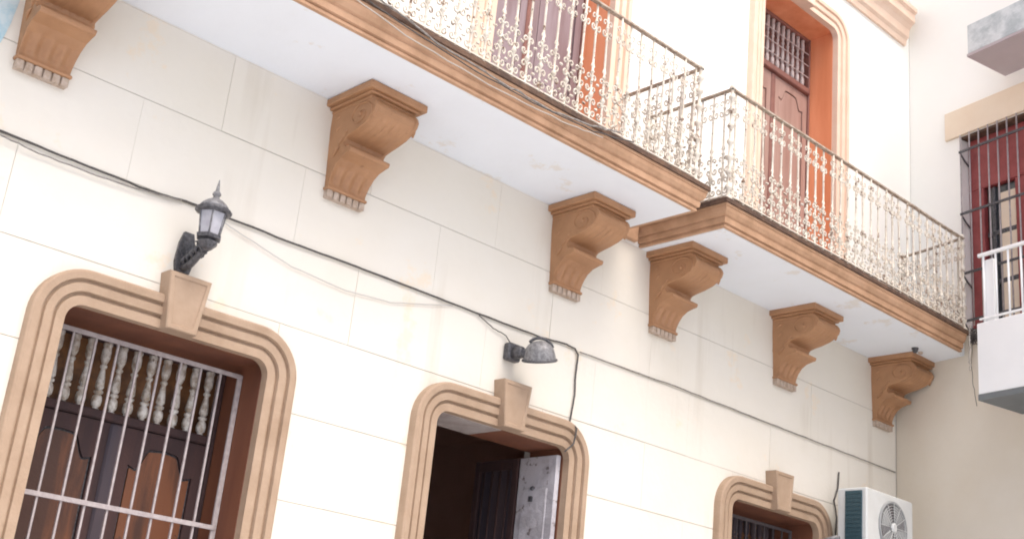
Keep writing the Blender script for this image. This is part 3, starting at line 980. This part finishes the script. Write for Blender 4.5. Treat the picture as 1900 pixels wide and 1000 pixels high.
# cables
def jig(pts, amp=.004, n=6, seed=1):
    rnd = random.Random(seed)
    out = []
    for i in range(len(pts) - 1):
        a, b = Vector(pts[i]), Vector(pts[i + 1])
        for k in range(n):
            p = a.lerp(b, k / n)
            out.append(p + Vector((0, -abs(rnd.uniform(0, amp)), rnd.uniform(-amp, amp))))
    out.append(Vector(pts[-1]))
    return out
def cable(name, pts, r, m, label, amp=.004, n=6, seed=1, twist=0):
    mb = MB()
    P = jig(pts, amp, n, seed)
    mb.tube(P, r, 6)
    if twist:
        Q = []
        for i in range(len(P) - 1):
            for k in range(4):
                t = (i * 4 + k)
                p = P[i].lerp(P[i + 1], k / 4)
                Q.append(p + Vector((0, -abs(math.cos(t * .8)) * twist, math.sin(t * .8) * twist)))
        mb.tube(Q, r * .6, 5)
    return tag(mb.build(name, m), label, 'cable')
yc = W - .014
cable('cable', [(-4, yc, 2.70), (.5, yc, 2.685), (2.02, yc, 2.674), (2.5, yc, 2.664), (2.9, yc, 2.655), (3.2, yc, 2.678), (3.8, yc, 2.668), (4.6, yc, 2.672), (5.5, yc, 2.668), (6.2, yc, 2.668), (6.45, yc, 2.69), (6.56, yc, 2.68), (6.60, yc, 2.64), (6.59, yc, 2.45), (6.60, yc, 2.32), (6.57, yc, 2.10), (6.575, W - .09, 2.05), (6.56, W - .085, 1.93), (6.50, W - .06, 1.86)], .0066, 'cable', 'thick black cable along the wall that drops down onto the doorway surround', .0022, 7, 3, twist=.0035)
cable('cable', [(-4, yc - .02, 2.655), (2.0, yc - .015, 2.648), (2.24, yc - .01, 2.628), (2.6, yc - .01, 2.622), (2.95, yc - .012, 2.645), (3.12, yc - .01, 2.668)], .0045, 'cableg', 'thin grey cable sagging just below the black cable at the far left', .003, 6, 5)
cable('cable', [(3.36, yc, 2.655), (3.5, yc, 2.615), (3.95, yc, 2.515), (4.38, yc, 2.487), (4.75, yc, 2.515), (5.05, yc, 2.59), (5.3, yc, 2.655)],  .0030, 'cablep', 'very thin pale wire drooping right of the lantern', .002, 6, 7)
cable('cable', [(6.62, yc, 2.668), (7.78, yc, 2.684), (8.92, yc, 2.675), (10.0, yc, 2.668), (11.3, yc, 2.66)], .0055, 'cableg', 'thin grey cable running along the wall joint from the doorway to the corner', .003, 10, 9)
cable('cable', [(5.55, yc - .003, 2.655), (5.70, yc - .003, 2.60), (5.83, W - .02, 2.58), (5.87, W - .03, 2.53)], .004, 'cable', 'short black lead from the cable down to the dish light', .002, 5, 11)
# bundle on the fascia of the long balcony
yf = YF - .10
cable('cable', [(2.6, yf - .03, 4.03), (3.4, yf - .02, 3.99), (3.75, yf - .02, 3.955), (4.15, yf, 3.90), (4.7, yf, 3.87), (5.2, yf, 3.865), (5.55, yf - .02, 3.90), (5.85, yf - .03, 3.965)], .006, 'cableg', 'grey cable sagging across the balcony edge, topmost of the bundle', .006, 6, 21, twist=.006)
cable('cable', [(2.6, yf - .03, 4.02), (3.3, yf - .02, 3.96), (3.8, yf - .005, 3.895), (4.4, yf, 3.855), (5.0, yf, 3.85), (5.6, yf - .01, 3.875), (6.0, yf - .03, 3.95)], .0045, 'cable', 'black cable sagging in the middle of the bundle on the balcony edge', .006, 6, 22)
cable('cable', [(2.6, yf - .035, 4.01), (3.2, yf - .02, 3.93), (3.9, yf, 3.835), (4.6, yf, 3.81), (5.3, yf, 3.83), (5.7, yf - .01, 3.87)], .004, 'cablew', 'pale cable hanging lowest across the balcony edge', .005, 6, 23)
# frayed wires at the end of the corner balcony
cable('cable', [(11.06, 5.53, 4.02), (11.075, 5.545, 3.93), (11.05, 5.54, 3.84), (11.075, 5.545, 3.76), (11.045, 5.54, 3.66), (11.055, 5.54, 3.60), (11.05, 5.54, 3.545)], .010, 'cablew', 'pale frayed wire hanging off the right end of the corner balcony', .010, 5, 31)
cable('cable', [(11.07, 5.52, 4.0), (11.09, 5.53, 3.80), (11.06, 5.53, 3.60), (11.07, 5.52, 3.40), (11.10, 5.50, 3.20)], .003, 'cable', 'thin black wire dangling from the right end of the corner balcony', .008, 5, 33)
# tangle on the ledge
mb = MB()
rnd = random.Random(5)
pts = []
for i in range(70):
    pts.append((11.085 + rnd.uniform(-.03, .025), 5.51 + rnd.uniform(-.05, .03), 3.87 + rnd.uniform(-.06, .12)))
mb.tube(pts, .0045, 5)
tag(mb.build('wire_tangle', 'cable'), 'tangle of dark wires on the ledge between the corner balcony and maroon window', 'cable', kind='stuff')

# security camera under the corner balcony
sc = empty('security_camera', (10.72, 5.93, ZS), label='small black dome camera under the corner balcony', cat='camera')
mb = MB(); mb.lathe([(.034, -.004), (.034, -.018), (.028, -.022)], (10.72, 5.93, ZS), 14); mb.build('base', 'black', sc)
mb = MB(); mb.lathe([(.028, -.022), (.027, -.036), (.019, -.050), (.006, -.056)], (10.72, 5.93, ZS), 14); mb.build('dome', 'black', sc)
mb = MB(); mb.lathe([(.022, -.004), (.022, -.020), (.016, -.024)], (10.86, 5.95, ZS), 12)
tag(mb.build('ceiling_rose', 'dentil'), 'small white cap on the soffit right of the dome camera', 'fitting')

# ------------------------------------------------------------------ air conditioner by the corner
AX0, AX1, AY0, AY1, AZ0, AZ1 = 9.965, 10.775, 6.00, 6.31, 1.62, 2.235
ac = empty('air_conditioner', (10.37, 6.15, 1.6), label='white air conditioner outdoor unit mounted beside the corner window', cat='air conditioner')
mb = MB(); mb.bbox(AX0, AX1, AY0, AY1, AZ0, AZ1, .014); mb.build('casing', 'acw', ac)
mb = MB(); mb.bbox(AX0 - .012, AX0 - .0005, AY0 + .045, AY1 - .09, AZ0 + .04, AZ1 - .03, .003); mb.build('coil_side', 'acteal', ac)
for k in range(14):
    z = AZ0 + .06 + k * .038
    mb = MB(); mb.box(AX0 - .018, AX0 - .0125, AY0 + .05, AY1 - .095, z, z + .004); mb.build('coil_fin', 'acteal', ac)
fcx, fcz, fr_ = AX0 + .44, 1.935, .245
mb = MB(); mb.lathe([(fr_, -.0), (fr_, -.012), (fr_ - .018, -.018), (fr_ - .03, -.006), (fr_ - .03, -.0005)], (fcx, AY0, fcz), 36, 'y'); mb.build('fan_ring', 'acgrey', ac)
mb = MB(); mb.lathe([(fr_ - .031, -.0012), (fr_ - .032, -.0020)], (fcx, AY0, fcz), 30, 'y'); mb.build('fan_recess', 'grilled', ac)
mb = MB()
for k in range(1, 9):
    r_ = .025 * k
    mb.tube([(fcx + r_ * math.cos(a), AY0 - .016, fcz + r_ * math.sin(a)) for a in [2 * math.pi * j / 28 for j in range(28)]], .0022, 4, closed=True)
for k in range(12):
    a = k * math.pi / 6
    mb.tube([(fcx + .03 * math.cos(a), AY0 - .017, fcz + .03 * math.sin(a)), (fcx + .225 * math.cos(a), AY0 - .017, fcz + .225 * math.sin(a))], .0028, 4)
mb.build('fan_guard', 'acw', ac)
mb = MB(); mb.lathe([(.045, 0), (.045, -.02), (.03, -.028)], (fcx, AY0 - .001, fcz), 16, 'y'); mb.build('fan_hub', 'acw', ac)
for k in range(4):
    mb = MB()
    a0 = k * math.pi / 2 + .3
    vs = []
    for j in range(6):
        a = a0 + j * .2
        vs.append((fcx + .05 * math.cos(a), AY0 - .004 - .0012 * j, fcz + .05 * math.sin(a)))
        vs.append((fcx + .205 * math.cos(a + .25), AY0 - .004 - .0012 * j, fcz + .205 * math.sin(a + .25)))
    mb.add(vs, [(2 * j, 2 * j + 1, 2 * j + 3, 2 * j + 2) for j in range(5)])
    mb.build('fan_blade', 'acgrey', ac)
for xx in (AX0 + .10, AX1 - .12):
    mb = MB(); mb.box(xx, xx + .04, AY0 - .01, W - .001, AZ0 - .045, AZ0 - .0005); mb.box(xx, xx + .04, W - .04, W - .001, AZ0 - .40, AZ0 - .045)
    mb.tube([(xx + .02, AY0 + .05, AZ0 - .04), (xx + .02, W - .03, AZ0 - .36)], .012, 5); mb.build('wall_bracket', 'greym', ac)
mb = MB(); mb.tube([(AX0 + .02, AY1 - .02, 1.78), (AX0 - .03, AY1 - .01, 1.78), (AX0 - .06, W - .05, 1.74), (AX0 - .07, W - .03, 1.5), (AX0 - .07, W - .03, .6)], .024, 8); mb.build('refrigerant_pipe', 'greym', ac)
cable('cable', [(10.27, yc, 2.46), (10.25, yc, 2.30), (10.19, yc, 2.17), (10.24, yc, 2.02), (10.22, yc, 1.86), (10.20, yc, 1.6), (10.2, yc, .6)], .008, 'cable', 'black cord hanging down the wall left of the air conditioner', .004, 5, 41)
